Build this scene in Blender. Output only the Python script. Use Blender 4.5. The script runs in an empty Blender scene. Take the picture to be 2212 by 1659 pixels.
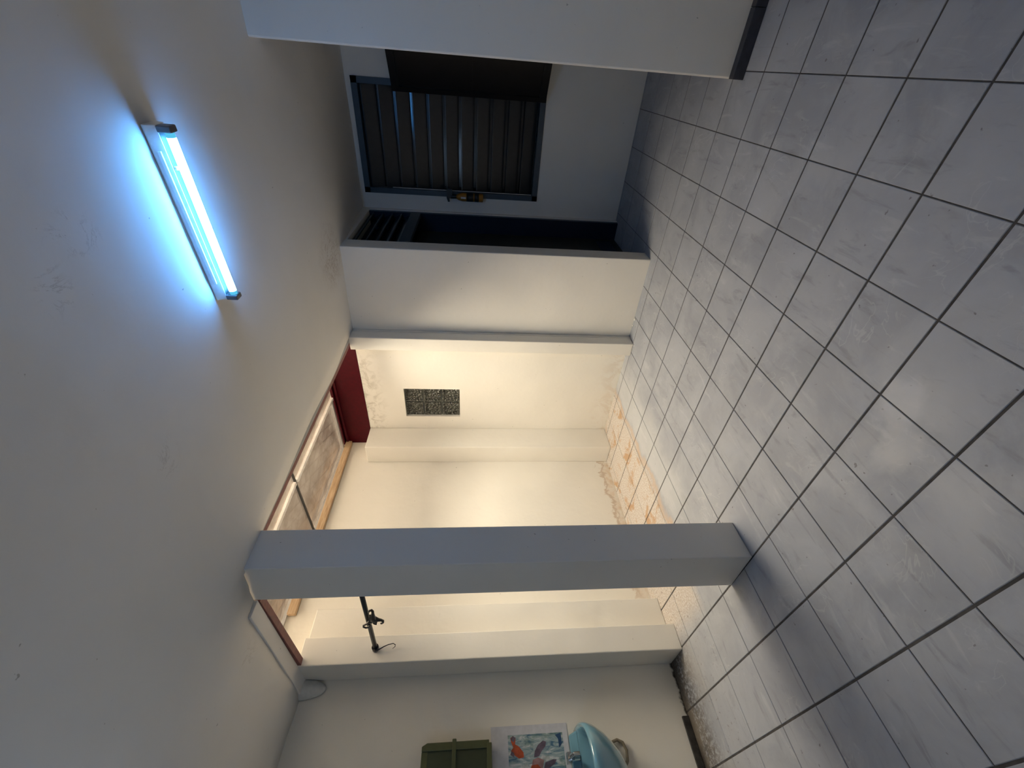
import bpy, bmesh, math, random
from mathutils import Vector, Matrix, noise
random.seed(4)
scn = bpy.context.scene
COL = scn.collection
S = 0.33          # one floor tile = 0.33 m; all coordinates below are in tile units, X right, Y away, Z up

# ------------------------------------------------------------------ camera
cam_d = bpy.data.cameras.new('camera')
cam = bpy.data.objects.new('camera', cam_d)
COL.objects.link(cam)
CX = Vector((0.0681685, -0.0636210, -0.9956432))
CY = Vector((0.7894571, 0.6136263, 0.0148412))
CZ = -Vector((-0.6100086, 0.7870293, -0.0920560))
cam.matrix_world = Matrix(((CX.x, CY.x, CZ.x, 8.83226*S), (CX.y, CY.y, CZ.y, -0.56238*S),
                           (CX.z, CY.z, CZ.z, 4.84326*S), (0, 0, 0, 1)))
cam_d.sensor_fit = 'HORIZONTAL'
cam_d.sensor_width = 36.0
cam_d.lens = 898.63/2212*36.0
cam_d.clip_start = 0.02
scn.camera = cam

# ------------------------------------------------------------------ sky, light, exposure
w = bpy.data.worlds.new('overcast_sky')
scn.world = w
w.use_nodes = True
bg = w.node_tree.nodes['Background']
bg.inputs[0].default_value = (1.0, 0.89, 0.72, 1)
bg.inputs[1].default_value = 41.0
scn.view_settings.view_transform = 'Standard'
scn.view_settings.look = 'None'
scn.view_settings.gamma = 1.0
scn.view_settings.use_curve_mapping = False
scn.view_settings.exposure = 0.15
TUBE_POWER = 56.0
FILL_LAMP_POWER = 30.0
# daylight portal over the roof light (guides sampling of the sky only, gives off nothing itself)
pd = bpy.data.lights.new('sky_portal', 'AREA')
pd.shape = 'RECTANGLE'; pd.size = 4.7*S; pd.size_y = 7.4*S
pd.cycles.is_portal = True
po = bpy.data.objects.new('sky_portal', pd)
po.location = (0.0*S, 6.62*S, 9.62*S)
COL.objects.link(po)

# ------------------------------------------------------------------ node helpers
class NT:
    def __init__(s, name):
        s.m = bpy.data.materials.new(name); s.m.use_nodes = True
        s.t = s.m.node_tree; s.n = s.t.nodes; s.l = s.t.links
        s.n.clear()
        s.out = s.n.new('ShaderNodeOutputMaterial')
        s.geo = None
    def put(s, sock, v):
        if isinstance(v, bpy.types.NodeSocket): s.l.new(v, sock)
        elif v is not None:
            if sock.type == 'RGBA' and len(v) == 3: v = (*v, 1)
            sock.default_value = v
    def node(s, typ, outi=0, **kw):
        n = s.n.new(typ)
        for k, v in kw.items():
            if k.startswith('i_'):
                key = k[2:]
                key = int(key) if key.isdigit() else key.replace('_', ' ')
                s.put(n.inputs[key], v)
            else: setattr(n, k, v)
        return n.outputs[outi]
    def pos(s):
        if s.geo is None: s.geo = s.n.new('ShaderNodeNewGeometry')
        return s.geo.outputs['Position']
    def xyz(s):
        n = s.n.new('ShaderNodeSeparateXYZ'); s.l.new(s.pos(), n.inputs[0])
        return n.outputs[0], n.outputs[1], n.outputs[2]
    def mth(s, op, a, b=None, c=None, clamp=False):
        n = s.n.new('ShaderNodeMath'); n.operation = op; n.use_clamp = clamp
        s.put(n.inputs[0], a)
        if b is not None: s.put(n.inputs[1], b)
        if c is not None: s.put(n.inputs[2], c)
        return n.outputs[0]
    def noise(s, scale, detail=4, rough=0.55, vec=None, dist=0.0):
        return s.node('ShaderNodeTexNoise', 0, i_Vector=vec if vec is not None else s.pos(), i_Scale=scale, i_Detail=detail, i_Roughness=rough, i_Distortion=dist)
    def ramp(s, v, a, b, ca=0.0, cb=1.0, smooth=True):
        n = s.n.new('ShaderNodeMapRange'); n.clamp = True
        n.interpolation_type = 'SMOOTHSTEP' if smooth else 'LINEAR'
        s.put(n.inputs[0], v)
        n.inputs[1].default_value = a; n.inputs[2].default_value = b
        n.inputs[3].default_value = ca; n.inputs[4].default_value = cb
        return n.outputs[0]
    def mix(s, f, a, b, mode='MIX'):
        n = s.n.new('ShaderNodeMix'); n.data_type = 'RGBA'; n.blend_type = mode
        s.put(n.inputs[0], f); s.put(n.inputs[6], a); s.put(n.inputs[7], b)
        return n.outputs[2]
    def vscale(s, sx, sy, sz, vec=None):
        n = s.n.new('ShaderNodeMapping'); n.inputs['Scale'].default_value = (sx, sy, sz)
        s.put(n.inputs[0], vec if vec is not None else s.pos()); return n.outputs[0]
    def bump(s, h, strength=0.3, dist=0.01):
        return s.node('ShaderNodeBump', 0, i_Height=h, i_Strength=strength, i_Distance=dist)
    def pbr(s, col, rough=0.6, metal=0.0, normal=None, spec=0.5, coat=0.0, **kw):
        n = s.n.new('ShaderNodeBsdfPrincipled')
        s.put(n.inputs['Base Color'], col); s.put(n.inputs['Roughness'], rough); s.put(n.inputs['Metallic'], metal)
        s.put(n.inputs['Specular IOR Level'], spec); s.put(n.inputs['Coat Weight'], coat)
        if normal is not None: s.l.new(normal, n.inputs['Normal'])
        for k, v in kw.items(): s.put(n.inputs[k.replace('_', ' ')], v)
        s.l.new(n.outputs[0], s.out.inputs[0]); return s.m
    def blob(s, cx, cy, r0, r1, warp=0.3, scale=6, cz=None):
        """mask 1 inside a noisy round spot (tile units)"""
        x, y, z = s.xyz()
        dx = s.mth('SUBTRACT', x, cx*S); dy = s.mth('SUBTRACT', y, cy*S)
        d = s.mth('SQRT', s.mth('ADD', s.mth('MULTIPLY', dx, dx), s.mth('MULTIPLY', dy, dy)))
        n = s.noise(scale, 5)
        d = s.mth('ADD', d, s.mth('MULTIPLY', s.mth('SUBTRACT', n, 0.5), warp*S*2))
        return s.ramp(d, r0*S, r1*S, 1.0, 0.0)

def simple(name, col, rough=0.5, metal=0.0, bump=0.0, bscale=60, spec=0.5, coat=0.0, var=0.06):
    t = NT(name)
    n = t.noise(25, 4)
    c = t.mix(t.ramp(n, 0.3, 0.7), tuple(x*(1-var) for x in col), tuple(min(1, x*(1+var)) for x in col))
    nb = t.bump(t.noise(bscale, 4), bump, 0.002) if bump else None
    return t.pbr(c, rough, metal, nb, spec, coat)

# ---- wall plaster
def plaster(name, base, stains=None, undul=0.35, rough=0.55):
    t = NT(name)
    big = t.noise(1.3, 3); mid = t.noise(9, 5, 0.6); fine = t.noise(220, 3)
    c = t.mix(t.ramp(big, 0.35, 0.65), tuple(v*0.96 for v in base), base)
    c = t.mix(t.ramp(mid, 0.62, 0.8, 0, 0.18), c, tuple(v*0.86 for v in base))
    spk = t.noise(34, 2)
    c = t.mix(t.ramp(spk, 0.76, 0.79, 0, 0.55), c, (0.16, 0.14, 0.12))
    if stains: c = stains(t, c)
    h = t.mth('ADD', t.mth('MULTIPLY', t.noise(3.2, 4, 0.5), 1.0), t.mth('MULTIPLY', fine, 0.02))
    return t.pbr(c, rough, 0, t.bump(h, undul, 0.03), 0.4)

def left_stains(t, c):
    x, y, z = t.xyz()
    # rust tide marks along the foot of the alcove wall
    n = t.noise(7, 6, 0.65, dist=0.6)
    zz = t.mth('ADD', z, t.mth('MULTIPLY', t.mth('SUBTRACT', n, 0.5), -0.34))
    low = t.ramp(zz, 0.0, 0.13, 1, 0)
    line = t.mth('MULTIPLY', t.ramp(zz, 0.05, 0.085), t.ramp(zz, 0.09, 0.12, 1, 0))
    alc = t.ramp(y, 4.2*S, 4.8*S)
    c = t.mix(t.mth('MULTIPLY', t.mth('MULTIPLY', low, alc), t.ramp(t.noise(19, 4), 0.35, 0.7, 0.15, 0.6)), c, (0.62, 0.42, 0.24))
    c = t.mix(t.mth('MULTIPLY', t.mth('MULTIPLY', line, alc), 0.5), c, (0.40, 0.24, 0.12))
    # mould line at the foot of the near wall
    zm = t.mth('ADD', z, t.mth('MULTIPLY', t.mth('SUBTRACT', t.noise(22, 5), 0.5), -0.06))
    near = t.ramp(y, 3.0*S, 3.3*S, 1, 0)
    c = t.mix(t.mth('MULTIPLY', t.ramp(zm, 0.0, 0.022, 1, 0), near), c, (0.05, 0.04, 0.03))
    return c

def upper_stains(t, c):
    # grey-brown damp marks under the roof beam of the glass-block wall
    x, y, z = t.xyz()
    n = t.noise(9, 6, 0.7, dist=1.2)
    m = t.mth('MULTIPLY', t.ramp(z, 7.6*S, 8.3*S), t.ramp(n, 0.46, 0.62))
    m = t.mth('MULTIPLY', m, t.ramp(x, 2.0*S, 0.8*S))
    c = t.mix(t.mth('MULTIPLY', m, 0.5), c, (0.36, 0.32, 0.24))
    m2 = t.mth('MULTIPLY', t.ramp(z, 0.0, 0.9*S, 1, 0), t.ramp(t.noise(6, 6, 0.7, dist=1.0), 0.45, 0.6))
    return t.mix(t.mth('MULTIPLY', m2, 0.3), c, (0.55, 0.40, 0.26))

BASE = (0.80, 0.765, 0.695)
M_wall = plaster('off_white_wall_paint', BASE)
M_left = plaster('left_wall_paint', BASE, left_stains)
M_gbw = plaster('damp_wall_paint', BASE, upper_stains)
M_pillar = plaster('pillar_paint', (0.74, 0.71, 0.66), None, 0.12, 0.6)

def ceil_stains(t, c):
    x, y, z = t.xyz()
    wn = t.noise(5.5, 8, 0.75, dist=1.5)
    ln = t.ramp(t.mth('ABSOLUTE', t.mth('SUBTRACT', wn, 0.5)), 0.0, 0.022, 1, 0)
    b1 = t.blob(4.75, 9.7, 0.25, 0.95, 0.3, 5)
    c = t.mix(t.mth('MULTIPLY', t.mth('MULTIPLY', ln, b1), 0.75), c, (0.30, 0.22, 0.16))
    c = t.mix(t.mth('MULTIPLY', b1, 0.18), c, (0.52, 0.46, 0.42))
    for cx, cy, r in ((7.0, 3.0, 0.25), (7.3, 3.42, 0.28), (4.9, 3.0, 0.3), (0.9, 2.4, 0.35)):
        b = t.blob(cx, cy, 0.02, r, 0.25, 7)
        c = t.mix(t.mth('MULTIPLY', t.mth('MULTIPLY', ln, b), 0.5), c, (0.34, 0.30, 0.27))
    return c
M_ceil = plaster('ceiling_paint', (0.77, 0.755, 0.735), ceil_stains, 0.25, 0.75)

# ---- floor tile
def tile_mat():
    t = NT('grey_ceramic_floor_tile')
    x, y, z = t.xyz()
    oi = t.n.new('ShaderNodeObjectInfo').outputs['Random']
    base = t.mix(oi, (0.285, 0.297, 0.33), (0.32, 0.333, 0.37))
    cl = t.noise(3.0, 6, 0.62, dist=0.5)
    c = t.mix(t.ramp(cl, 0.35, 0.65, 0, 1.0), base, (0.365, 0.378, 0.41))
    # diagonal foot-scuffs, dark and light
    rot = t.n.new('ShaderNodeMapping'); rot.inputs['Rotation'].default_value = (0, 0, 0.7); rot.inputs['Scale'].default_value = (14, 3.6, 8)
    t.l.new(t.pos(), rot.inputs[0])
    sc = t.noise(1.0, 5, 0.6, rot.outputs[0], 0.8)
    c = t.mix(t.ramp(sc, 0.56, 0.72, 0, 0.42), c, (0.17, 0.172, 0.185))
    c = t.mix(t.ramp(sc, 0.42, 0.28, 0, 0.5), c, (0.46, 0.47, 0.49))
    swirl = t.noise(3.4, 3, 0.5, dist=2.6)
    sw = t.ramp(t.mth('ABSOLUTE', t.mth('SUBTRACT', swirl, 0.5)), 0.0, 0.016, 1, 0)
    swm = t.mth('MULTIPLY', sw, t.ramp(t.noise(2.2, 2), 0.5, 0.62))
    c = t.mix(t.mth('MULTIPLY', swm, 0.35), c, (0.50, 0.51, 0.52))
    spk = t.noise(30, 2, 0.5)
    c = t.mix(t.ramp(spk, 0.72, 0.76, 0, 0.65), c, (0.10, 0.09, 0.085))
    # pale patches
    b = t.blob(6.05, 2.72, 0.12, 0.42, 0.35, 7)
    c = t.mix(t.mth('MULTIPLY', b, 0.36), c, (0.62, 0.62, 0.64))
    b = t.blob(5.66, 2.42, 0.1, 0.4, 0.35, 8)
    c = t.mix(t.mth('MULTIPLY', b, 0.34), c, (0.62, 0.61, 0.60))
    # lime and rust in the alcove
    wn = t.mth('MULTIPLY', t.mth('SUBTRACT', t.noise(2.6, 5, 0.6), 0.5), 1.1*S)
    xw = t.mth('ADD', x, wn)
    lime = t.mth('MULTIPLY', t.ramp(xw, 0.35*S, -0.15*S), t.ramp(y, 2.9*S, 3.6*S))
    gr = t.noise(75, 4, 0.7)
    lc = t.mix(t.ramp(gr, 0.42, 0.62), (0.44, 0.36, 0.29), (0.60, 0.565, 0.52))
    c = t.mix(t.mth('MULTIPLY', lime, 0.85), c, lc)
    rn = t.noise(5.0, 6, 0.6, dist=0.7)
    rust = t.mth('MULTIPLY', t.mth('MULTIPLY', t.ramp(rn, 0.52, 0.64), lime), t.ramp(y, 4.6*S, 5.2*S))
    c = t.mix(t.mth('MULTIPLY', rust, 0.85), c, (0.40, 0.24, 0.12))
    edge = t.mth('MULTIPLY', t.mth('MULTIPLY', t.ramp(xw, 0.02*S, 0.12*S), t.ramp(xw, 0.16*S, 0.34*S, 1, 0)), t.ramp(y, 4.6*S, 5.2*S))
    c = t.mix(t.mth('MULTIPLY', edge, 0.5), c, (0.48, 0.33, 0.20))
    halo = t.mth('MULTIPLY', t.mth('MULTIPLY', t.ramp(xw, 0.25*S, 0.45*S), t.ramp(xw, 1.0*S, 1.7*S, 1, 0)), t.ramp(y, 4.4*S, 5.4*S))
    c = t.mix(t.mth('MULTIPLY', halo, 0.5), c, (0.50, 0.50, 0.50))
    # black mould at the foot of the near left wall
    d = t.mth('ADD', t.mth('SUBTRACT', x, -2.35*S), t.mth('MULTIPLY', t.mth('SUBTRACT', t.noise(4, 5, 0.6), 0.5), -0.5*S))
    nearm = t.ramp(y, 3.3*S, 2.95*S)
    mot = t.ramp(t.noise(38, 6, 0.75), 0.42, 0.52)
    m = t.mth('MULTIPLY', t.mth('MULTIPLY', t.ramp(d, 0.35*S, 1.3*S, 1, 0), mot), nearm)
    c = t.mix(t.mth('MULTIPLY', m, 0.9), c, (0.045, 0.035, 0.03))
    m = t.mth('MULTIPLY', t.ramp(d, 0.12*S, 0.42*S, 1, 0), nearm)
    c = t.mix(t.mth('MULTIPLY', m, 0.9), c, (0.03, 0.025, 0.022))
    sp2 = t.mth('MULTIPLY', t.ramp(t.noise(38, 3, 0.6), 0.63, 0.68), t.ramp(d, 1.0*S, 3.2*S, 1, 0))
    sp2 = t.mth('MULTIPLY', sp2, t.ramp(y, 5.2*S, 4.2*S))
    c = t.mix(t.mth('MULTIPLY', sp2, 0.75), c, (0.12, 0.09, 0.07))
    tan = t.mth('MULTIPLY', t.mth('MULTIPLY', t.ramp(d, 0.2*S, 2.4*S, 1, 0), t.ramp(t.noise(3, 4), 0.4, 0.62)), nearm)
    c = t.mix(t.mth('MULTIPLY', tan, 0.4), c, (0.30, 0.25, 0.19))
    r = t.ramp(t.noise(5, 4), 0.3, 0.7, 0.46, 0.62)
    r = t.mth('ADD', r, t.mth('MULTIPLY', lime, 0.3))
    return t.pbr(c, r, 0, t.bump(t.noise(60, 3), 0.04, 0.002), 0.45)
M_tile = tile_mat()
M_grout = simple('dark_grout', (0.055, 0.05, 0.048), 0.9, var=0.3)
M_darktile = simple('dark_skirting_tile', (0.028, 0.03, 0.042), 0.35, var=0.2)
M_mould = simple('mouldy_skirting', (0.03, 0.027, 0.025), 0.8, var=0.5, bump=0.5)

M_red = simple('dark_red_steel_paint', (0.060, 0.0, 0.005), 0.45, spec=0.2, var=0.15)
M_redl = simple('faded_red_steel_paint', (0.19, 0.055, 0.05), 0.5, var=0.2)
M_frame = simple('blue_grey_steel_paint', (0.045, 0.06, 0.075), 0.45)
M_doorblue = simple('dark_blue_frame_paint', (0.006, 0.010, 0.028), 0.4)
M_olive = simple('dark_olive_door_paint', (0.022, 0.020, 0.013), 0.5)
M_slat = simple('dark_louvre_slat', (0.020, 0.020, 0.019), 0.25, spec=0.5)
M_slatg = simple('black_louvre_glass', (0.006, 0.006, 0.007), 0.15, spec=0.5)
M_rod = simple('dark_steel_rod', (0.03, 0.033, 0.035), 0.4, 0.3)
M_black = simple('black_plastic', (0.008, 0.006, 0.008), 0.35)
M_blackwood = simple('black_stained_wood', (0.0045, 0.0035, 0.004), 0.4)
M_white_metal = simple('white_lacquered_metal', (0.80, 0.82, 0.82), 0.35)
M_plate = simple('darkened_lamp_face', (0.08, 0.10, 0.10), 0.5)  # underside colour darkened to tone down the tube's glare
M_alu = simple('weathered_aluminium', (0.55, 0.55, 0.55), 0.4, 0.6)
M_whitebar = simple('white_glazing_bar', (0.85, 0.82, 0.78), 0.5)
M_green = simple('olive_green_plastic', (0.075, 0.085, 0.032), 0.4)
M_greend = simple('deep_olive_plastic', (0.035, 0.045, 0.018), 0.5)
M_chrome = simple('chrome', (0.6, 0.6, 0.6), 0.15, 1.0)
M_hose = simple('tan_rubber_hose', (0.20, 0.17, 0.12), 0.45)
M_paper = simple('white_paper', (0.62, 0.62, 0.66), 0.75)
M_amber = simple('amber_plastic', (0.30, 0.13, 0.015), 0.3)
M_label = simple('black_label_band', (0.012, 0.010, 0.009), 0.4)
M_silver = simple('silver_finish', (0.55, 0.56, 0.55), 0.4)
M_sock = simple('grey_plastic', (0.12, 0.12, 0.13), 0.4)
M_cover = simple('grey_plastic_cover', (0.62, 0.62, 0.60), 0.55, bump=0.3)

def wood():
    t = NT('weathered_pine')
    n = t.noise(1, 5, 0.6, t.vscale(90, 6, 90))
    c = t.mix(t.ramp(n, 0.3, 0.7), (0.42, 0.27, 0.15), (0.62, 0.45, 0.28))
    c = t.mix(t.ramp(t.noise(26, 2), 0.72, 0.76), c, (0.03, 0.02, 0.015))
    return t.pbr(c, 0.7)
M_wood = wood()

def sink_mat():
    t = NT('blue_glazed_ceramic')
    n = t.noise(4, 2)
    c = t.mix(n, (0.13, 0.28, 0.37), (0.15, 0.32, 0.42))
    return t.pbr(c, 0.12, 0, None, 0.5, 0.6)
M_sink = sink_mat()

def water_mat():
    t = NT('koi_pond_watercolour')
    v = t.vscale(10, 30, 9)
    n = t.noise(1.0, 5, 0.65, v, 1.0)
    c = t.mix(t.ramp(n, 0.36, 0.52), (0.06, 0.16, 0.26), (0.34, 0.44, 0.46))
    c = t.mix(t.ramp(n, 0.52, 0.64), c, (0.66, 0.68, 0.68))
    g = t.noise(9, 4)
    c = t.mix(t.ramp(g, 0.5, 0.66, 0, 0.7), c, (0.10, 0.19, 0.15))
    return t.pbr(c, 0.7)
M_water = water_mat()
M_koi = simple('orange_koi_paint', (0.42, 0.075, 0.025), 0.6, var=0.3)
M_koip = simple('purple_koi_paint', (0.13, 0.10, 0.14), 0.6, var=0.3)
M_koik = simple('pink_koi_paint', (0.34, 0.20, 0.20), 0.6, var=0.25)
M_ink = simple('blue_ink', (0.02, 0.07, 0.17), 0.6)

def glassblock_mat():
    t = NT('patterned_block_glass')
    v = t.node('ShaderNodeTexVoronoi', 0, i_Vector=t.pos(), i_Scale=44.0)
    wv = t.noise(30, 3, 0.6, dist=1.5)
    h = t.mth('ADD', v, t.mth('MULTIPLY', wv, 0.3))
    c = t.mix(t.ramp(wv, 0.35, 0.65), (0.035, 0.034, 0.028), (0.085, 0.09, 0.075))
    return t.pbr(c, 0.14, 0, t.bump(h, 1.0, 0.02), 0.7)
M_gb = glassblock_mat()

def pane_mat(name, trans, dirt, mesh=True):
    t = NT(name)
    x, y, z = t.xyz()
    n = t.noise(4.5, 6, 0.65, dist=0.5)
    c = t.mix(t.ramp(n, 0.25, 0.75), tuple(v*trans for v in dirt), tuple(v*trans*1.35 for v in (1, 0.91, 0.84)))
    c = t.mix(t.ramp(t.noise(40, 4, 0.7), 0.55, 0.72, 0, 0.6), c, tuple(v*trans*0.5 for v in dirt))
    if mesh:   # shadow lines of the netting above, painted into the pane colour
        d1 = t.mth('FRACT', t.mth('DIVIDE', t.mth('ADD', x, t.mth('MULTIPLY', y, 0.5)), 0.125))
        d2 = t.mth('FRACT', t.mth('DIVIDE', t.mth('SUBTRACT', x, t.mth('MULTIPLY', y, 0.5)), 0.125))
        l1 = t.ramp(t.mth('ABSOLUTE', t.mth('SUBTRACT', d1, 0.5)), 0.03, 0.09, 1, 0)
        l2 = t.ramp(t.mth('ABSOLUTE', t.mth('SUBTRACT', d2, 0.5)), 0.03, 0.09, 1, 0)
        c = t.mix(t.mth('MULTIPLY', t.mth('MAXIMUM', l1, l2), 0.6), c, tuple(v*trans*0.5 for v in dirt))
    tr = t.n.new('ShaderNodeBsdfTranslucent'); t.put(tr.inputs[0], c)
    df = t.n.new('ShaderNodeBsdfPrincipled'); t.put(df.inputs['Base Color'], t.mix(n, (0.10, 0.075, 0.055), (0.22, 0.18, 0.15)))
    t.put(df.inputs['Roughness'], 0.12)
    ad = t.n.new('ShaderNodeAddShader'); t.l.new(tr.outputs[0], ad.inputs[0]); t.l.new(df.outputs[0], ad.inputs[1])
    lw = t.n.new('ShaderNodeLayerWeight'); lw.inputs['Blend'].default_value = 0.5
    tp = t.n.new('ShaderNodeBsdfTransparent'); tp.inputs[0].default_value = (1, 0.96, 0.9, 1)
    mx = t.n.new('ShaderNodeMixShader')
    t.l.new(t.ramp(lw.outputs['Facing'], 0.32, 0.58, 0.25, 0.0), mx.inputs[0])
    t.l.new(ad.outputs[0], mx.inputs[1]); t.l.new(tp.outputs[0], mx.inputs[2])
    t.l.new(mx.outputs[0], t.out.inputs[0])
    return t.m
M_pane = pane_mat('dirty_net_shadow_glass', 0.021, (0.62, 0.50, 0.44))
M_pane2 = pane_mat('dirty_glass', 0.028, (0.70, 0.55, 0.45), False)
def clear_mat():
    t = NT('clear_window_glass')
    tr = t.n.new('ShaderNodeBsdfTransparent'); tr.inputs[0].default_value = (0.93, 0.93, 0.91, 1)
    gl = t.n.new('ShaderNodeBsdfGlossy'); gl.inputs['Roughness'].default_value = 0.03
    fr = t.node('ShaderNodeFresnel', 0, i_IOR=1.45)
    mx = t.n.new('ShaderNodeMixShader'); t.l.new(fr, mx.inputs[0]); t.l.new(tr.outputs[0], mx.inputs[1]); t.l.new(gl.outputs[0], mx.inputs[2])
    t.l.new(mx.outputs[0], t.out.inputs[0]); return t.m
M_clear = clear_mat()

def tube_mat(name='lit_fluorescent_tube', col=(0.10, 0.42, 1.05), power=TUBE_POWER):
    t = NT(name)
    e = t.n.new('ShaderNodeEmission'); e.inputs[0].default_value = (*col, 1); e.inputs[1].default_value = power
    t.l.new(e.outputs[0], t.out.inputs[0]); return t.m
M_tube = tube_mat()
M_tube2 = tube_mat('fill_lamp_tube', (0.42, 0.66, 1.0), FILL_LAMP_POWER)  # tube of the added fill lamp
M_tubeend = None
def tubeend():
    t = NT('dim_tube_end')
    e = t.n.new('ShaderNodeEmission'); e.inputs[0].default_value = (0.10, 0.55, 0.85, 1); e.inputs[1].default_value = 0.9
    t.l.new(e.outputs[0], t.out.inputs[0]); return t.m
M_tubeend = tubeend()

# ------------------------------------------------------------------ mesh helpers
class MB:
    def __init__(s): s.v = []; s.f = []
    def box(s, x0, x1, y0, y1, z0, z1):
        i = len(s.v)
        s.v += [(x0, y0, z0), (x1, y0, z0), (x1, y1, z0), (x0, y1, z0), (x0, y0, z1), (x1, y0, z1), (x1, y1, z1), (x0, y1, z1)]
        s.f += [(i, i+3, i+2, i+1), (i+4, i+5, i+6, i+7), (i, i+1, i+5, i+4), (i+1, i+2, i+6, i+5), (i+2, i+3, i+7, i+6), (i+3, i, i+4, i+7)]
        return s
    def hexa(s, pts):   # 8 points ordered like box
        i = len(s.v); s.v += [tuple(p) for p in pts]
        s.f += [(i, i+3, i+2, i+1), (i+4, i+5, i+6, i+7), (i, i+1, i+5, i+4), (i+1, i+2, i+6, i+5), (i+2, i+3, i+7, i+6), (i+3, i, i+4, i+7)]
        return s
    def tube(s, pts, r, n=10, cap=True):
        pts = [Vector(p) for p in pts]; rs = r if isinstance(r, (list, tuple)) else [r]*len(pts)
        i0 = len(s.v); up = None
        for k, p in enumerate(pts):
            d = (pts[min(k+1, len(pts)-1)] - pts[max(k-1, 0)]).normalized()
            if up is None:
                a = Vector((0, 0, 1)) if abs(d.z) < 0.9 else Vector((1, 0, 0))
            else: a = up
            u = (a - d*a.dot(d)).normalized(); up = u; v = d.cross(u)
            for j in range(n):
                q = p + (u*math.cos(2*math.pi*j/n) + v*math.sin(2*math.pi*j/n))*rs[k]
                s.v.append(tuple(q))
        for k in range(len(pts)-1):
            for j in range(n):
                a = i0+k*n+j; b = i0+k*n+(j+1) % n
                s.f.append((a, b, b+n, a+n))
        if cap:
            s.f.append(tuple(i0+j for j in reversed(range(n))))
            s.f.append(tuple(i0+(len(pts)-1)*n+j for j in range(n)))
        return s
    def prism(s, poly, axis, a, b):   # poly in the two other axes
        def P(p, t):
            q = list(p); q.insert(axis, t); return tuple(q)
        i = len(s.v); n = len(poly)
        s.v += [P(p, a) for p in poly] + [P(p, b) for p in poly]
        s.f.append(tuple(range(i, i+n))); s.f.append(tuple(reversed(range(i+n, i+2*n))))
        for j in range(n): s.f.append((i+j, i+n+j, i+n+(j+1) % n, i+(j+1) % n))
        return s
    def build(s, name, mat, parent=None, bevel=0.0, smooth=False, origin=None, seg=2):
        base = Vector((0, 0, 0))
        if parent is not None:
            q = parent
            while q is not None: base += q.location; q = q.parent
        org = Vector(origin)*S if origin is not None else Vector((0, 0, 0))
        if parent is not None and origin is None: org = base
        me = bpy.data.meshes.new(name)
        me.from_pydata([tuple(Vector(v)*S - org) for v in s.v], [], s.f)
        bm = bmesh.new(); bm.from_mesh(me); bmesh.ops.recalc_face_normals(bm, faces=bm.faces[:])
        if bevel:
            ed = [e for e in bm.edges if len(e.link_faces) == 2 and e.calc_face_angle(0) > 0.5]
            bmesh.ops.bevel(bm, geom=ed, offset=bevel*S, segments=seg, profile=0.5, affect='EDGES', clamp_overlap=True)
        bm.to_mesh(me); bm.free()
        if smooth:
            for p in me.polygons: p.use_smooth = True
        me.materials.append(mat)
        o = bpy.data.objects.new(name, me); COL.objects.link(o)
        if parent is not None: o.parent = parent
        o.location = org - base if parent is not None else org
        return o
def struct(o): o['kind'] = 'structure'; return o
def thing(name, label, cat, loc, group=None):
    o = bpy.data.objects.new(name, None); COL.objects.link(o); o.location = Vector(loc)*S
    o.empty_display_size = 0.05
    o['label'] = label; o['category'] = cat
    if group: o['group'] = group
    return o
def tag(o, label, cat, group=None):
    o['label'] = label; o['category'] = cat
    if group: o['group'] = group
    return o

XL, XR, YN, YF = -2.35, 11.6, -3.2, 14.1     # room limits
WX0, WX1, WY0, WY1 = XL, 2.3, 2.95, 10.3      # light well
ZR = 9.45                                     # roof glass

def ceil_z(x, y):
    A = ((2.375, 3.0, 8.33), (2.34, 3.7, 8.35), (1.42, 2.98, 8.43), (-1.47, 2.95, 8.43), (-2.35, 2.95, 8.5), (-2.35, 1.5, 8.55),
         (2.27, 10.1, 8.41), (4.77, 10.4, 8.35), (4.7, 14.1, 8.55), (8.8, 14.1, 8.55), (8.87, 8.77, 8.69), (7, 4.9, 8.4), (11.6, 4, 8.6),
         (6, -3, 8.45), (0, -3, 8.5), (11.6, -3, 8.55), (2.2, 6.5, 8.4), (10.5, 9.0, 8.66))
    n = d = 0
    for ax, ay, az in A:
        w_ = 1.0/(((x-ax)**2+(y-ay)**2)**1.3 + 0.02); n += w_*az; d += w_
    return n/d

# ------------------------------------------------------------------ floor
fl = struct(MB().box(XL-0.2, XR+0.2, YN-0.2, YF+0.2, -0.6, -0.010).build('floor', M_grout))
GX, GY = 0.007, 0.014
def tile_mesh(x0, x1, y0, y1, name='tile'):
    c = 0.006
    m = MB()
    xa, xb, ya, yb = x0, x1, y0, y1
    m.v = [(xa, ya, -0.03), (xb, ya, -0.03), (xb, yb, -0.03), (xa, yb, -0.03),
           (xa, ya, -c), (xb, ya, -c), (xb, yb, -c), (xa, yb, -c),
           (xa+c, ya+c, 0), (xb-c, ya+c, 0), (xb-c, yb-c, 0), (xa+c, yb-c, 0)]
    m.f = [(0, 3, 2, 1), (8, 9, 10, 11)]
    for a in (0, 4):
        for j in range(4): m.f.append((a+j, a+(j+1) % 4, a+4+(j+1) % 4, a+4+j))
    me = bpy.data.meshes.new(name)
    me.from_pydata([tuple(Vector(v)*S) for v in m.v], [], m.f); me.materials.append(M_tile)
    return me
cache = {}
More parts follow.
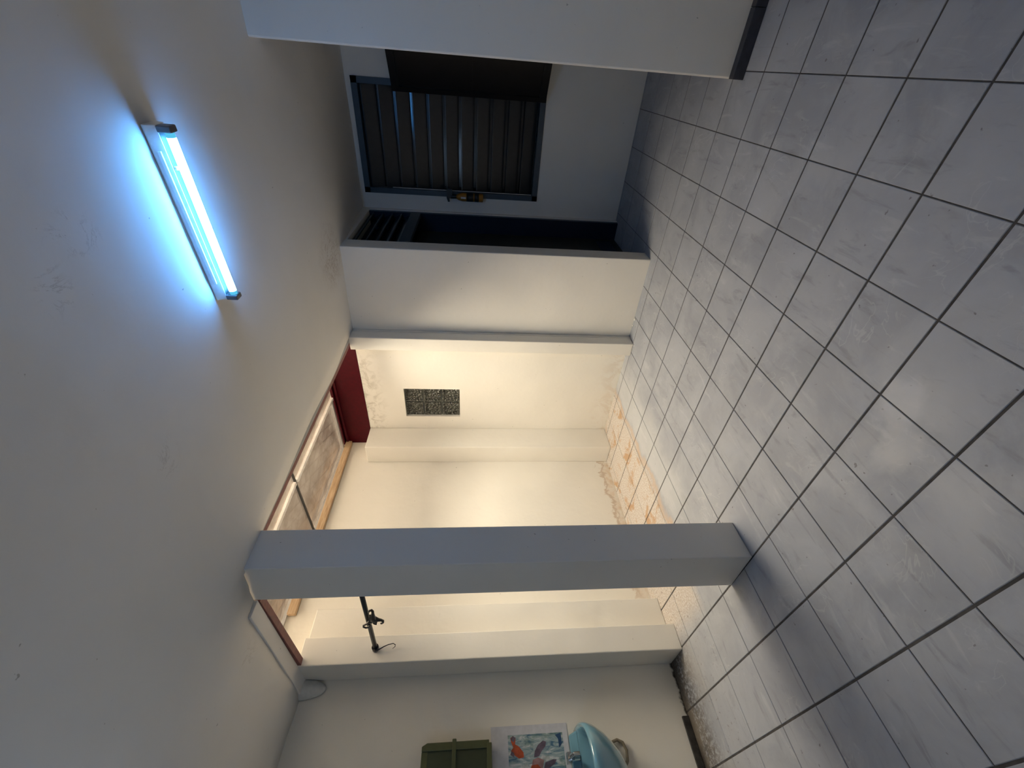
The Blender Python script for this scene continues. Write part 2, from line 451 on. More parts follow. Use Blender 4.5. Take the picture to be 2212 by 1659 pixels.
for iy in range(-4, 15):
    for ix in range(-3, 12):
        x0, x1 = max(ix, XL)+GX, min(ix+1, XR)-GX
        y0, y1 = max(iy, YN)+GY, min(iy+1, YF)-GY
        if x1-x0 < 0.05 or y1-y0 < 0.05: continue
        if ix+1 <= 4 and iy >= 11: continue
        if ix <= 1 and iy == 10: y1 = min(y1, 10.3)
        if ix <= 1 and iy >= 11: continue
        dx, dy = round(x1-x0, 4), round(y1-y0, 4)
        if (dx, dy) not in cache: cache[(dx, dy)] = tile_mesh(-dx/2, dx/2, -dy/2, dy/2)
        o = bpy.data.objects.new('tile', cache[(dx, dy)]); COL.objects.link(o)
        o.parent = fl
        o.location = ((x0+x1)/2*S, (y0+y1)/2*S, random.uniform(-0.0006, 0.0))
        o.rotation_euler = (random.uniform(-0.0012, 0.0012), random.uniform(-0.0012, 0.0012), 0)

# ------------------------------------------------------------------ ceiling (sagging plaster slab)
def grid_ceiling():
    xs = [XL-0.1, -1.9] + [-1.4+0.35*i for i in range(10)] + [1.95, 2.3]
    x = 2.65
    while x < XR+0.1: xs.append(x); x += 0.38
    xs.append(XR+0.15)
    ys = [YN-0.15]; y = -2.8
    while y < 2.8: ys.append(y); y += 0.4
    ys.append(2.95); y = 3.3
    while y < YF: ys.append(y); y += 0.38
    ys.append(YF+0.15)
    v = []; f = []; idx = {}
    def wav(x, y):
        if abs(x-2.3) < 1e-6 and y > 3.7 and y < 10.1:
            x += -0.09*math.exp(-((y-8.3)/1.1)**2) + 0.02*math.sin(y*2.1)
        return x
    for i, a in enumerate(xs):
        for j, b in enumerate(ys):
            ax = wav(a, b)
            z = ceil_z(ax, b) + 0.012*noise.noise(Vector((ax*0.8, b*0.8, 3)))
            idx[i, j] = len(v); v.append((ax, b, z))
    for i in range(len(xs)-1):
        for j in range(len(ys)-1):
            cx, cy = (xs[i]+xs[i+1])/2, (ys[j]+ys[j+1])/2
            if cx < 2.3 and cy > 2.95: continue
            f.append((idx[i, j], idx[i, j+1], idx[i+1, j+1], idx[i+1, j]))
    # slab thickness on top, keeping the under-surface smooth
    n0 = len(v)
    top = [(a, b, c+0.35) for a, b, c in v]
    v2 = v+top
    f2 = list(f)+[tuple(n0+k for k in reversed(q)) for q in f]
    cnt = {}
    for q in f:
        for k in range(4):
            e = (q[k], q[(k+1) % 4]); cnt[tuple(sorted(e))] = cnt.get(tuple(sorted(e)), 0)+1
    for q in f:
        for k in range(4):
            a, b = q[k], q[(k+1) % 4]
            if cnt[tuple(sorted((a, b)))] == 1: f2.append((a, a+n0, b+n0, b))
    m = MB(); m.v = v2; m.f = f2
    o = m.build('ceiling', M_ceil)
    for p in o.data.polygons: p.use_smooth = abs(p.normal.z) > 0.8
    return struct(o)
grid_ceiling()

# ------------------------------------------------------------------ walls
ZT = 8.62
struct(MB().box(XL-0.4, XL, YN-0.3, 2.95, -0.03, ZT).box(XL-0.4, XL, 2.95, 10.9, -0.03, 9.12).build('wall_left', M_left))
# glass-block wall with its opening
gx0, gx1, gz0, gz1 = -1.06, 0.15, 5.30, 7.13
w_ = MB()
w_.box(XL, gx0, 10.3, 10.7, -0.03, 8.42).box(gx1, 2.3, 10.3, 10.7, -0.03, 8.42)
w_.box(gx0, gx1, 10.3, 10.7, -0.03, gz0).box(gx0, gx1, 10.3, 10.7, gz1, 8.42)
struct(w_.build('wall_alcove', M_gbw))
struct(MB().box(2.3, 4.77, 10.4, 10.95, -0.03, ZT).build('wall_center', M_wall, bevel=0.02))
# corridor back wall with window opening
bx0, bx1, bz0, bz1 = 5.22, 8.25, 2.84, 8.40
w_ = MB()
w_.box(4.75, bx0, 14.1, 14.5, -0.03, ZT+0.1).box(bx1, XR, 14.1, 14.5, -0.03, ZT+0.1)
w_.box(bx0, bx1, 14.1, 14.5, -0.03, bz0).box(bx0, bx1, 14.1, 14.5, bz1, ZT+0.1)
struct(w_.build('wall_corridor', M_wall))
struct(MB().box(bx0-0.3, bx1+0.3, 14.9, 15.0, bz0-0.3, bz1+0.4).box(bx0-0.3, bx0-0.15, 14.5, 14.9, bz0-0.3, bz1+0.4).box(bx1+0.15, bx1+0.3, 14.5, 14.9, bz0-0.3, bz1+0.4)
       .box(bx0-0.3, bx1+0.3, 14.5, 14.9, bz1+0.2, bz1+0.4).box(bx0-0.3, bx1+0.3, 14.5, 14.9, bz0-0.3, bz0-0.1).build('added_black_box', M_black))  # black box added behind the louvres to shut out sky light
struct(MB().box(8.87, XR+0.2, 8.77, 9.25, -0.03, 8.78).build('wall_right', M_wall, bevel=0.03))
struct(MB().box(XR, XR+0.3, YN-0.3, YF+0.4, -0.03, 8.75).build('wall_far_right', M_wall))
struct(MB().box(XL-0.3, XR+0.3, YN-0.3, YN, -0.03, 8.75).build('wall_near', M_wall))
# wall beside the corridor doorway: header, far jamb
struct(MB().box(4.15, 4.75, 13.95, 14.5, -0.03, ZT).box(4.15, 4.75, 10.95, 13.95, 8.3, ZT).build('wall_door_side', M_wall))
# engaged columns of the light well
struct(MB().box(XL, -1.47, 2.95, 3.50, 0, 8.45).build('trim_2', M_wall, bevel=0.02))
struct(MB().box(XL, -1.90, 3.50, 4.30, 0, 8.52).build('trim_3', M_wall, bevel=0.02))
struct(MB().box(XL, -1.62, 9.36, 10.3, 0, 8.42).build('trim_4', M_wall, bevel=0.02))
struct(MB().box(1.88, 2.3, 9.93, 10.3, 0, 8.44).build('trim_5', M_wall, bevel=0.02))
# plastered band under the ceiling between pillar and left column
struct(MB().hexa([(XL, 2.66, 8.44), (1.46, 2.69, 8.375), (1.46, 2.96, 8.375), (XL, 2.96, 8.43), (XL, 2.66, 8.6), (1.46, 2.69, 8.6), (1.46, 2.96, 8.6), (XL, 2.96, 8.6)]).build('trim_6', M_ceil, bevel=0.01))
# upstands closing the roof light above the ceiling slab
struct(MB().box(2.32, 2.5, 2.75, 10.7, 8.5, ZR).box(XL, 2.5, 2.7, 2.93, 8.52, ZR).box(XL-0.4, XL-0.02, 2.7, 10.7, 9.1, ZR).build('trim_7', M_wall))

# freestanding pillar
pil = MB().hexa([(1.42, 2.975, 0), (2.375, 2.995, 0), (2.345, 3.70, 0), (1.42, 3.70, 0), (1.42, 2.975, 8.5), (2.375, 2.995, 8.42), (2.345, 3.70, 8.42), (1.42, 3.70, 8.5)]).build('pillar', M_pillar, bevel=0.018)
tag(pil, 'square grey-white painted concrete pillar standing free between the room and the light well', 'pillar')

# ------------------------------------------------------------------ skirtings
bb = struct(MB().box(8.86, 8.87, 8.55, 8.56, -0.001, 0.0).build('baseboard_right', M_grout))
x = 8.86; k = 0
while x < XR-0.1:
    x1 = min(x+0.995, XR)
    MB().box(x+0.004, x1, 8.60, 8.765, 0.001, 0.20).build('tile', M_darktile, bb, bevel=0.008)
    x = x1+0.004
bb = struct(MB().box(XL, XL+0.01, 1.9, 1.93, 0.001, 0.01).build('baseboard_left', M_grout))
y = 1.93
while y > YN+0.05:
    y0 = max(y-0.99, YN)
    MB().box(XL+0.001, XL+0.06, y0, y, 0.003, 0.15).build('tile', M_mould, bb, bevel=0.01)
    y = y0-0.012

# ------------------------------------------------------------------ roof light (window_1)
w1 = struct(MB().box(XL-0.1, XL+0.05, 3.0, 10.25, 9.34, 9.42).build('window_1', M_alu))
MB().box(XL+0.001, XL+0.13, 4.36, 10.25, 9.13, 9.33).build('wooden_rail', M_wood, w1, bevel=0.012)
MB().box(-0.24, -0.13, 6.80, 10.25, 9.37, 9.44).build('glazing_bar', M_whitebar, w1, bevel=0.01)
MB().hexa([(-0.36, 3.0, 9.37), (-0.25, 3.0, 9.37), (-0.10, 6.70, 9.37), (-0.21, 6.70, 9.37), (-0.36, 3.0, 9.44), (-0.25, 3.0, 9.44), (-0.10, 6.70, 9.44), (-0.21, 6.70, 9.44)]).build('glazing_bar', M_whitebar, w1, bevel=0.01)
MB().box(0.46, 0.54, 3.0, 10.25, 9.37, 9.44).build('glazing_bar', M_whitebar, w1)
MB().box(XL, 2.3, 6.73, 6.77, 9.40, 9.448).build('crossbar', M_rod, w1)
MB().box(XL, -0.2, 9.95, 10.05, 9.36, 9.43).build('glazing_bar', M_alu, w1)
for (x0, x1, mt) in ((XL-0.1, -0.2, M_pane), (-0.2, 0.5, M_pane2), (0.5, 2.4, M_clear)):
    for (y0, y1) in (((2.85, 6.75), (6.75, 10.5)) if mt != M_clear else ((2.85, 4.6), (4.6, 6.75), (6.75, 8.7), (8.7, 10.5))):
        if y1 == 4.6 or y0 == 8.7: mt = M_pane2  # unseen end panes made dim to hold back sky light
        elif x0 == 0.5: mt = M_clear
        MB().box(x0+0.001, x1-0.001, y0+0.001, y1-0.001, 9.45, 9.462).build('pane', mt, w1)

# dark red roof beam over the glass-block wall, and the red steel edging of the opening
rb = MB().box(XL, 2.3, 10.29, 10.7, 8.425, ZR).build('roof_beam', M_red)
tag(rb, 'dark red painted steel roof beam lying on top of the glass-block wall', 'beam')
MB().box(XL, 2.3, 10.20, 10.288, 9.24, 9.30).build('flange', M_red, rb)
MB().box(XL, 2.3, 10.14, 10.288, 9.35, 9.42).build('flange', M_red, rb)
struct(MB().box(2.15, 2.32, 3.72, 9.92, 8.425, 8.52).build('trim_8', simple('grey_slab_edge', (0.40, 0.40, 0.41), 0.8, bump=0.4)))
e1 = MB().box(2.03, 2.145, 3.75, 9.92, 8.43, 8.50).build('steel_edge_strip', M_redl)
tag(e1, 'long faded red steel edge strip along the ceiling opening, from pillar towards glass-block wall', 'steel strip')
e2 = MB().box(-1.46, 1.40, 2.965, 3.10, 8.36, 8.46).build('steel_edge_strip', M_redl, bevel=0.006)
tag(e2, 'short faded red steel edge strip over the black rod, between pillar and left wall', 'steel strip')

# ------------------------------------------------------------------ glass blocks (window_2)
w2 = struct(MB().box(gx0-0.1, gx1+0.1, 10.60, 10.68, gz0-0.1, gz1+0.1).build('window_2', M_black))
bw, bh = (gx1-gx0)/2, (gz1-gz0)/3
MB().box(gx0, gx1, 10.425, 10.55, gz0, gz1).build('mortar', simple('grey_block_mortar', (0.24, 0.25, 0.22), 0.8), w2)
for i in range(2):
    for j in range(3):
        x0 = gx0+i*bw+0.03; x1 = gx0+(i+1)*bw-0.03; z0 = gz0+j*bh+0.03; z1 = gz0+(j+1)*bh-0.03
        y = 10.36 + random.uniform(0, 0.02)
        m = MB(); b = 0.045
        m.v = [(x0, y+0.10, z0), (x1, y+0.10, z0), (x1, y+0.10, z1), (x0, y+0.10, z1),
               (x0, y, z0), (x1, y, z0), (x1, y, z1), (x0, y, z1),
               (x0+b, y-0.004, z0+b), (x1-b, y-0.004, z0+b), (x1-b, y-0.004, z1-b), (x0+b, y-0.004, z1-b),
               (x0+b+.02, y+0.028, z0+b+.02), (x1-b-.02, y+0.028, z0+b+.02), (x1-b-.02, y+0.028, z1-b-.02), (x0+b+.02, y+0.028, z1-b-.02)]
        m.f = [(0, 1, 2, 3), (12, 15, 14, 13)]
        for a in (0, 4, 8):
            for q in range(4): m.f.append((a+q, a+(q+1) % 4, a+4+(q+1) % 4, a+4+q))
        m.build('glass_block', M_gb, w2)

# ------------------------------------------------------------------ louvred corridor window (window_3)
w3 = struct(MB().box(bx0, bx1, 14.06, 14.30, bz0, bz0+0.17).box(bx0, bx1, 14.06, 14.30, bz1-0.17, bz1)
            .box(bx0, bx0+0.16, 14.06, 14.30, bz0, bz1).box(bx1-0.16, bx1, 14.06, 14.30, bz0, bz1).build('window_3', M_frame))
ns = 11; pz = (bz1-bz0-0.36)/ns
for k in range(ns):
    zc = bz0+0.18+(k+0.5)*pz
    a = math.radians(32); h = 0.245; th = 0.012
    cy, sz = math.sin(a)*h, math.cos(a)*h
    # top edge leans into the room
    ya, yb = 14.19-cy*0.5, 14.19+cy*0.5
    m = MB().hexa([(bx0+0.17, yb, zc-sz), (bx1-0.17, yb, zc-sz), (bx1-0.17, yb+th*2, zc-sz), (bx0+0.17, yb+th*2, zc-sz),
                   (bx0+0.17, ya, zc+sz*0.72), (bx1-0.17, ya, zc+sz*0.72), (bx1-0.17, ya+th*2, zc+sz*0.72), (bx0+0.17, ya+th*2, zc+sz*0.72)])
    m.build('slat', M_slat, w3)
    MB().box(bx0+0.17, bx1-0.17, ya-0.03, ya+0.03, zc+sz*0.72, zc+sz*0.72+0.03).build('slat_rail', M_slat, w3)
MB().tube([(bx0+0.20, 14.03, bz0+0.2), (bx0+0.20, 14.03, bz1-0.9)], 0.014, 8).build('operating_rod', M_alu, w3)
MB().box(bx0+0.1, bx1-0.1, 14.32, 14.34, bz0+0.05, bz1-0.05).build('backing', M_slatg, w3)

# open black shutter leaf in front of the window's right end
sh = thing('shutter_leaf', 'open black wooden shutter leaf standing out from the right end of the louvred window', 'shutter', (8.02, 14.03, 2.87))
def leaf_pt(u, v, d):   # u along leaf 0..1, v height, d normal offset
    L = 1.75; ax, ay = math.cos(math.radians(-32)), math.sin(math.radians(-32))
    return (8.02+ax*L*u - ay*d*-1*0 + (-ay)*d*-1, 14.03+ay*L*u + (-ax)*d, v)
def leaf_box(name, u0, u1, z0, z1, d0, d1, mt):
    p = [leaf_pt(u0, z0, d1), leaf_pt(u1, z0, d1), leaf_pt(u1, z0, d0), leaf_pt(u0, z0, d0), leaf_pt(u0, z1, d1), leaf_pt(u1, z1, d1), leaf_pt(u1, z1, d0), leaf_pt(u0, z1, d0)]
    MB().hexa(p).build(name, mt, sh)
leaf_box('panel', 0.06, 0.94, 2.95, 7.15, 0.02, 0.06, M_blackwood)
leaf_box('stile', 0.0, 0.08, 2.87, 7.25, 0.0, 0.10, M_blackwood)
leaf_box('stile', 0.92, 1.0, 2.87, 7.25, 0.0, 0.10, M_blackwood)
leaf_box('rail', 0.08, 0.92, 2.87, 3.07, 0.0, 0.10, M_blackwood)
leaf_box('rail', 0.08, 0.92, 7.05, 7.25, 0.0, 0.10, M_blackwood)
leaf_box('rail', 0.08, 0.92, 5.0, 5.12, 0.0, 0.09, M_blackwood)

# ------------------------------------------------------------------ side door of the corridor (door_1)
d1 = struct(MB().box(4.14, 4.72, 13.80, 13.945, 0.001, 8.3).box(4.18, 4.66, 10.96, 11.10, 0.001, 8.3).build('door_1', M_doorblue))
lf = MB().box(4.08, 4.16, 10.96, 13.8, 0.005, 6.72).build('door_leaf', M_olive, d1)
MB().box(4.161, 4.19, 11.3, 13.5, 0.25, 0.75).build('kick_panel', M_doorblue, d1)
MB().box(4.161, 4.18, 11.3, 13.5, 0.95, 6.4).build('upper_panel', M_olive, d1, bevel=0.01)
MB().box(4.60, 4.73, 11.10, 13.80, 6.66, 6.96).build('transom_bar', M_frame, d1)
MB().box(4.05, 4.10, 10.95, 13.95, 6.6, 8.6).build('backing', M_black, d1)
for k in range(5):
    zc = 7.08+k*0.30
    m = MB().hexa([(4.64, 11.10, zc-0.10), (4.66, 11.10, zc-0.10), (4.66, 13.80, zc-0.10), (4.64, 13.80, zc-0.10),
                   (4.54, 11.10, zc+0.12), (4.56, 11.10, zc+0.12), (4.56, 13.80, zc+0.12), (4.54, 13.80, zc+0.12)])
    m.build('slat', M_slatg, d1)
    MB().box(4.62, 4.68, 11.10, 13.80, zc-0.125, zc-0.10).build('slat_clip', M_frame, d1)
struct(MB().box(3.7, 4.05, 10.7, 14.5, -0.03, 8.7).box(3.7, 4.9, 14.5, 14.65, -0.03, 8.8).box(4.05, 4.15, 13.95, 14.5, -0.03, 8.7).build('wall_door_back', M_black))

# ------------------------------------------------------------------ fluorescent lamp
def lamp(label):
    ox = oy = oz = 0.0; tube_material = M_tube
    ft = thing('fluorescent_light', label, 'light', (7.0+ox, 4.95+oy, 8.40+oz))
    zc = 8.405+oz
    m = MB().prism([(4.90, zc), (4.885, zc-0.03), (4.925, zc-0.135), (5.095, zc-0.135), (5.135, zc-0.03), (5.12, zc)], 0, 5.96, 8.05)
    m.build('housing', M_white_metal, ft, bevel=0.006)
    MB().box(5.98, 8.03, 4.932, 5.088, zc-0.139, zc-0.1351).build('face_plate', M_plate, ft)
    MB().hexa([(6.2, 4.893, zc-0.095), (7.8, 4.893, zc-0.095), (7.8, 4.93, zc-0.095), (6.2, 4.93, zc-0.095), (6.2, 4.878, zc-0.062), (7.8, 4.878, zc-0.062), (7.8, 4.93, zc-0.062), (6.2, 4.93, zc-0.062)]).build('side_rib', M_white_metal, ft, bevel=0.005)
    ty, tz = 4.965, zc-0.225
    MB().tube([(6.08, ty, tz), (7.93, ty, tz)], 0.046, 20).build('tube', tube_material, ft, smooth=False)
    for a, b in ((6.03, 6.08), (7.93, 7.98)):
        MB().tube([(a, ty, tz), (b, ty, tz)], 0.046, 16).build('tube_end', M_tubeend, ft)
    for a, b in ((5.96, 6.03), (7.98, 8.05)):
        MB().box(a, b, ty-0.065, ty+0.065, tz-0.06, zc-0.136).build('lamp_holder', M_sock, ft, bevel=0.012)
    MB().tube([(7.62, 4.955, zc-0.139), (7.62, 4.955, zc-0.165)], 0.022, 12).build('starter', M_white_metal, ft)
    return ft
lamp1 = lamp('lit fluorescent tube fixture on the ceiling, glowing blue-white')
lamp1.rotation_euler = (0, 0, -0.048)
# added fill lamp, copied from the fixture, to brighten pillar front and near floor
fill_lamp = lamp1.copy(); COL.objects.link(fill_lamp)
fill_lamp['label'] = 'added fill lamp shaped like the fluorescent fixture, unseen behind the camera'
fill_lamp.location = (3.5*S, -3.19*S, 6.2*S)
fill_lamp.rotation_euler = (math.pi/2, 0, 0)
for ch in lamp1.children[:]:
    k = ch.copy(); COL.objects.link(k); k.parent = fill_lamp
    if k.name.startswith('tube') and not k.name.startswith('tube_end'):
        k.data = ch.data.copy(); k.data.materials.clear(); k.data.materials.append(M_tube2)

# ------------------------------------------------------------------ amber spray bottle on the window jamb
sp = thing('spray_bottle', 'small amber bottle with black trigger head hanging on the louvred window frame', 'bottle', (5.27, 13.93, 4.62))
cx, cy = 5.27, 13.92
MB().tube([(cx, cy, 4.62), (cx, cy, 4.64), (cx, cy, 5.30), (cx, cy, 5.42), (cx, cy, 5.50)], [0.10, 0.13, 0.13, 0.10, 0.05], 18).build('bottle_body', M_amber, sp, smooth=True)
MB().tube([(cx, cy, 4.76), (cx, cy, 4.90)], 0.133, 18).build('label_band', M_label, sp, smooth=True)
MB().tube([(cx, cy, 4.94), (cx, cy, 5.16)], 0.132, 18).build('label_band', M_label, sp, smooth=True)
MB().box(cx-0.02, cx+0.03, cy-0.140, cy-0.128, 5.18, 5.34).build('silver_patch', M_silver, sp)  # small silver patch on the bottle's front
MB().tube([(cx, cy, 5.48), (cx, cy, 5.66)], [0.06, 0.07], 12).box(cx-0.05, cx+0.22, cy-0.05, cy+0.05, 5.62, 5.80).hexa(
    [(cx-0.16, cy-0.02, 5.70), (cx-0.05, cy-0.02, 5.72), (cx-0.05, cy+0.02, 5.72), (cx-0.16, cy+0.02, 5.70), (cx-0.17, cy-0.02, 5.76), (cx-0.05, cy-0.02, 5.80), (cx-0.05, cy+0.02, 5.80), (cx-0.17, cy+0.02, 5.76)]).build('trigger_head', M_black, sp)

# ------------------------------------------------------------------ rod, hooks, strap
rd = thing('hanging_rod', 'dark steel rod spanning from the pillar to the left wall column', 'rod', (0.0, 3.22, 6.86))
MB().tube([(1.42, 3.23, 6.81), (0.2, 3.225, 6.84), (-1.40, 3.22, 6.88)], 0.046, 12).build('pole', M_rod, rd, smooth=True)
MB().tube([(-1.36, 3.22, 6.88), (-1.46, 3.22, 6.88)], [0.055, 0.075], 12).build('end_cap', M_sock, rd, smooth=True)
hk = thing('claw_hook', 'black plastic three-armed hook hanging on the steel rod', 'hook', (0.1, 3.2, 6.75))
def arm(pts, r, name='hook_arm'):
    MB().tube([(a, 3.15, b) for a, b in pts], r, 8).build(name, M_black, hk, smooth=True)
arm([(0.12, 6.723), (0.22, 6.702), (0.37, 6.686), (0.47, 6.675), (0.525, 6.69), (0.505, 6.728), (0.426, 6.757)], [0.05, 0.05, 0.03, 0.026, 0.024, 0.02, 0.012])
arm([(0.12, 6.70), (0.15, 6.662), (0.111, 6.618), (0.10, 6.57), (0.06, 6.533), (-0.006, 6.54), (-0.05, 6.572), (-0.051, 6.597)], [0.05, 0.05, 0.035, 0.026, 0.024, 0.022, 0.018, 0.012])
arm([(0.06, 6.74), (0.053, 6.79), (-0.04, 6.85)], [0.04, 0.03, 0.024])
arm([(-0.04, 6.83), (-0.07, 6.88), (-0.11, 6.93), (-0.18, 6.94), (-0.22, 6.90), (-0.21, 6.86), (-0.16, 6.82), (-0.09, 6.80), (-0.05, 6.83)], 0.018, 'ring')
MB().prism([(0.30, 6.765), (0.32, 6.71), (0.23, 6.66), (0.10, 6.63), (-0.05, 6.665), (-0.02, 6.71), (0.04, 6.73), (0.08, 6.70), (0.16, 6.69), (0.17, 6.74), (0.09, 6.76), (0.10, 6.79), (0.20, 6.785)], 1, 3.12, 3.17).build('hook_body', M_black, hk)
# a strap tied at the rod's end
stp = [(3.17, 6.905), (3.145, 6.86), (3.18, 6.773), (3.226, 6.686), (3.261, 6.597), (3.276, 6.504), (3.25, 6.455), (3.211, 6.458), (3.175, 6.506)]
s_ = MB().tube([(-1.36, a, b) for a, b in stp], [0.016, 0.018, 0.014, 0.011, 0.010, 0.009, 0.009, 0.008, 0.005], 6).tube([(-1.36, 3.22+0.062*math.cos(t), 6.88+0.062*math.sin(t)) for t in [i*math.pi/8 for i in range(17)]], 0.014, 6)
tag(s_.build('cable_tie', M_black, smooth=True), 'thin black cable tie looped around the left end of the steel rod', 'cable tie')

# ------------------------------------------------------------------ rounded cover under the ceiling corner
def dome():
    m = MB(); cx, cy, cz = XL+0.03, 2.78, 8.55; A, B, Cc = 0.20, 0.20, 0.58; nu, nv = 16, 8
    for j in range(nv+1):
        ph = math.pi/2*j/nv
        for i in range(nu+1):
            th = math.pi*i/nu
            r = math.cos(ph)
            m.v.append((cx+A*math.sin(ph), cy+B*r*math.cos(th), cz-Cc*r*math.sin(th)))
    for j in range(nv):
        for i in range(nu):
            a = j*(nu+1)+i; m.f.append((a, a+1, a+nu+2, a+nu+1))
    return m
dm = dome().build('round_cover', M_cover, smooth=True)
tag(dm, 'small grey half-round plastic cover fixed in the ceiling corner above the wall with the basin', 'cover')
dm.modifiers.new('thick', 'SOLIDIFY').thickness = 0.004

# ------------------------------------------------------------------ washbasin
sk = thing('washbasin', 'pale blue ceramic washbasin on the left wall below the fish picture', 'washbasin', (XL, 1.0, 2.0))
def basin():
    m = MB(); cyb = 0.86; n = 40
    # half-oval outline standing off the wall; rings from the outer foot, up over the rim, into the bowl
    def outl(ax, ay, z, x0=XL+0.002, yc=cyb):
        pts = []
        for i in range(n):
            t = math.pi*i/(n-1)
            sx = abs(math.sin(t))**0.75; cyy = math.copysign(abs(math.cos(t))**0.75, math.cos(t))
            pts.append((x0+ax*sx, yc-ay*cyy, z))
        return pts
    rings = [outl(0.55, 0.35, 1.72), outl(0.95, 0.62, 1.92), outl(1.28, 0.84, 2.20), outl(1.42, 0.95, 2.40), outl(1.47, 0.98, 2.52), outl(1.46, 0.98, 2.59), outl(1.41, 0.94, 2.61),
             outl(1.34, 0.86, 2.57), outl(1.24, 0.78, 2.40), outl(1.0, 0.62, 2.1), outl(0.8, 0.4, 1.98)]
    rings[7] = outl(1.02, 0.84, 2.57, XL+0.32); rings[8] = outl(0.92, 0.76, 2.38, XL+0.34); rings[9] = outl(0.66, 0.56, 2.10, XL+0.44); rings[10] = outl(0.3, 0.25, 1.98, XL+0.6)
    for r in rings: m.v += r
    for k in range(len(rings)-1):
        for i in range(n-1):
            a = k*n+i; m.f.append((a, a+1, a+n+1, a+n))
        a = k*n; m.f.append((a, a+n, a+2*n-1, a+n-1))
    m.f.append(tuple(10*n+i for i in range(n)))
    return m
MB_b = basin()
bo = MB_b.build('bowl', M_sink, sk)
for p in bo.data.polygons: p.use_smooth = True
MB().hexa([(XL+0.002, -0.05, 2.57), (XL+0.20, -0.05, 2.57), (XL+0.20, 1.78, 2.57), (XL+0.002, 1.78, 2.57), (XL+0.002, 0.0, 2.74), (XL+0.10, 0.0, 2.74), (XL+0.10, 1.72, 2.74), (XL+0.002, 1.72, 2.74)]).build('back_ledge', M_sink, sk, bevel=0.03)
f_ = MB().tube([(XL+0.22, 1.33, 2.60), (XL+0.22, 1.33, 2.76)], 0.06, 14).tube([(XL+0.22, 1.33, 2.72), (XL+0.42, 1.33, 2.80), (XL+0.58, 1.33, 2.76), (XL+0.60, 1.33, 2.66)], [0.045, 0.04, 0.035, 0.035], 12)
f_.box(XL+0.15, XL+0.29, 1.24, 1.42, 2.77, 2.86)
fo = f_.build('tap', M_chrome, sk, bevel=0.005)
fo['label'] = 'chrome tap'
hp = [(XL+0.30, 1.34, 2.0), (XL+0.12, 1.46, 1.93), (XL+0.05, 1.57, 1.82), (XL+0.05, 1.60, 1.72), (XL+0.05, 1.55, 1.61), (XL+0.05, 1.42, 1.56), (XL+0.05, 1.26, 1.585), (XL+0.05, 1.10, 1.70), (XL+0.05, 1.02, 1.85)]
MB().tube(hp, 0.03, 10).build('hose', M_hose, sk, smooth=True)

# ------------------------------------------------------------------ fish picture
pc = thing('fish_picture', 'white-bordered watercolour print of koi fish taped above the blue washbasin', 'picture', (XL, 1.2, 3.5))
MB().box(XL+0.002, XL+0.012, 0.45, 1.945, 2.75, 4.37).build('paper', M_paper, pc)
MB().box(XL+0.0125, XL+0.0145, 0.60, 1.79, 2.86, 4.02).build('printed_field', M_water, pc)
def blotch(name, poly, mt, d=0.016):
    MB().prism(poly, 0, XL+0.015, XL+d+0.002).build(name, mt, pc)
blotch('orange_fish', [(1.738, 3.969), (1.776, 3.913), (1.742, 3.857), (1.64, 3.876), (1.598, 3.795), (1.504, 3.711), (1.426, 3.705), (1.412, 3.809), (1.475, 3.907), (1.537, 3.968), (1.59, 3.914), (1.655, 3.947)], M_koi)
blotch('fish_fin', [(1.536, 3.955), (1.479, 3.984), (1.436, 3.91), (1.50, 3.90)], M_koip, 0.017)
blotch('fish_tail', [(1.72, 3.965), (1.778, 3.915), (1.74, 3.86), (1.67, 3.90)], M_koip, 0.018)
blotch('purple_fish', [(1.415, 3.499), (1.512, 3.476), (1.608, 3.4), (1.673, 3.286), (1.65, 3.223), (1.58, 3.245), (1.505, 3.333), (1.429, 3.394)], M_koip)
blotch('pink_fish', [(1.0, 3.60), (1.256, 3.567), (1.378, 3.529), (1.411, 3.422), (1.366, 3.298), (1.244, 3.339), (1.05, 3.40)], M_koik, 0.016)
blotch('red_patch', [(1.10, 3.57), (1.257, 3.58), (1.294, 3.563), (1.306, 3.434), (1.246, 3.377), (1.12, 3.42)], M_koi, 0.018)
blotch('fish_fin', [(1.15, 3.40), (1.243, 3.314), (1.327, 3.277), (1.366, 3.117), (1.363, 3.039), (1.298, 3.088), (1.238, 3.212)], M_koip)
blotch('blue_stroke', [(1.753, 3.021), (1.784, 2.895), (1.603, 2.897), (1.546, 2.959), (1.688, 2.964)], M_ink)

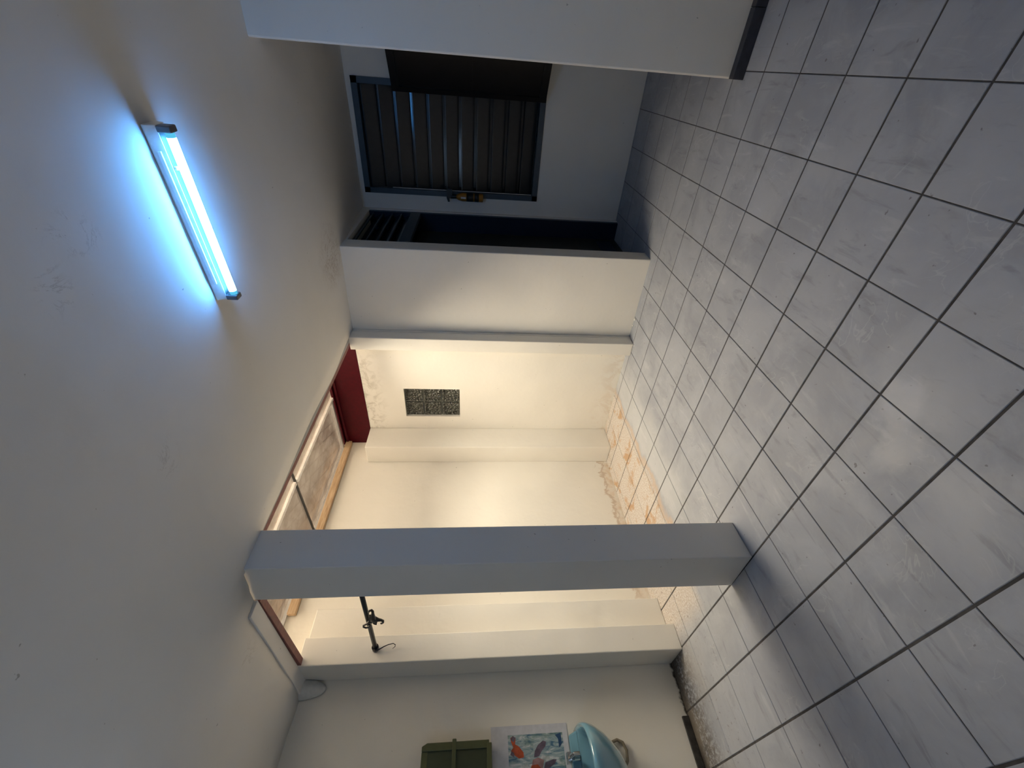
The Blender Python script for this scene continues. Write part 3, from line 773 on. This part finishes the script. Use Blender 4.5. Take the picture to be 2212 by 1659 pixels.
# ------------------------------------------------------------------ olive plastic wall rack
rk = thing('wall_rack', 'olive green plastic two-tier rack mounted on the left wall beside the fish picture', 'rack', (XL, 1.1, 5.1))
x0, x1 = XL+0.003, XL+0.30
MB().box(x0, x0+0.04, 0.3, 1.66, 4.42, 5.76).build('back_panel', M_greend, rk)
MB().prism([(1.56, 4.42), (1.69, 4.42), (1.69, 5.66), (1.64, 5.76), (1.56, 5.76)], 0, x0, x1).build('side_panel', M_green, rk, bevel=0.01)
MB().prism([(0.20, 4.42), (0.33, 4.42), (0.33, 5.76), (0.25, 5.76), (0.20, 5.70)], 0, x0, x1).build('side_panel', M_green, rk, bevel=0.01)
MB().box(x0, x1-0.02, 0.33, 1.56, 5.64, 5.76).build('top_board', M_green, rk, bevel=0.01)
MB().box(x0, x1+0.03, 0.30, 1.73, 5.08, 5.16).build('shelf', M_green, rk, bevel=0.012)
MB().box(x0, x1+0.02, 0.30, 1.64, 4.37, 4.47).build('shelf', M_green, rk, bevel=0.012)
MB().box(x1-0.05, x1-0.03, 0.33, 1.56, 5.16, 5.64).build('door_panel', M_greend, rk)
MB().box(x1-0.05, x1-0.03, 0.33, 1.56, 4.47, 5.08).build('door_panel', M_greend, rk)

# ------------------------------------------------------------------ crumbs of plaster at the foot of the center wall
for (cx, cy, r, lab_) in ((2.95, 10.30, 0.035, 'largest white crumb of plaster at the foot of the wall right of the light well'),
                          (2.72, 10.33, 0.025, 'smaller white crumb of plaster just left of the largest crumb at the wall foot'),
                          (2.3, 9.85, 0.02, 'tiny white crumb of plaster at the foot of the light well column')):
    m = MB(); n = 7
    for k, (rr, z) in enumerate(((0.7, 0.0), (1.0, 0.5), (0.5, 1.1))):
        for j in range(n):
            q = rr*r*random.uniform(0.8, 1.2); m.v.append((cx+q*math.cos(2*math.pi*j/n), cy+q*math.sin(2*math.pi*j/n), 0.001+z*r))
    for k in range(2):
        for j in range(n): m.f.append((k*n+j, k*n+(j+1) % n, (k+1)*n+(j+1) % n, (k+1)*n+j))
    m.f.append(tuple(range(n))[::-1]); m.f.append(tuple(2*n+j for j in range(n)))
    tag(m.build('plaster_crumb', simple('white_plaster_crumb', (0.8, 0.78, 0.74), 0.9)), lab_, 'crumb', 'plaster crumbs at the wall foot')
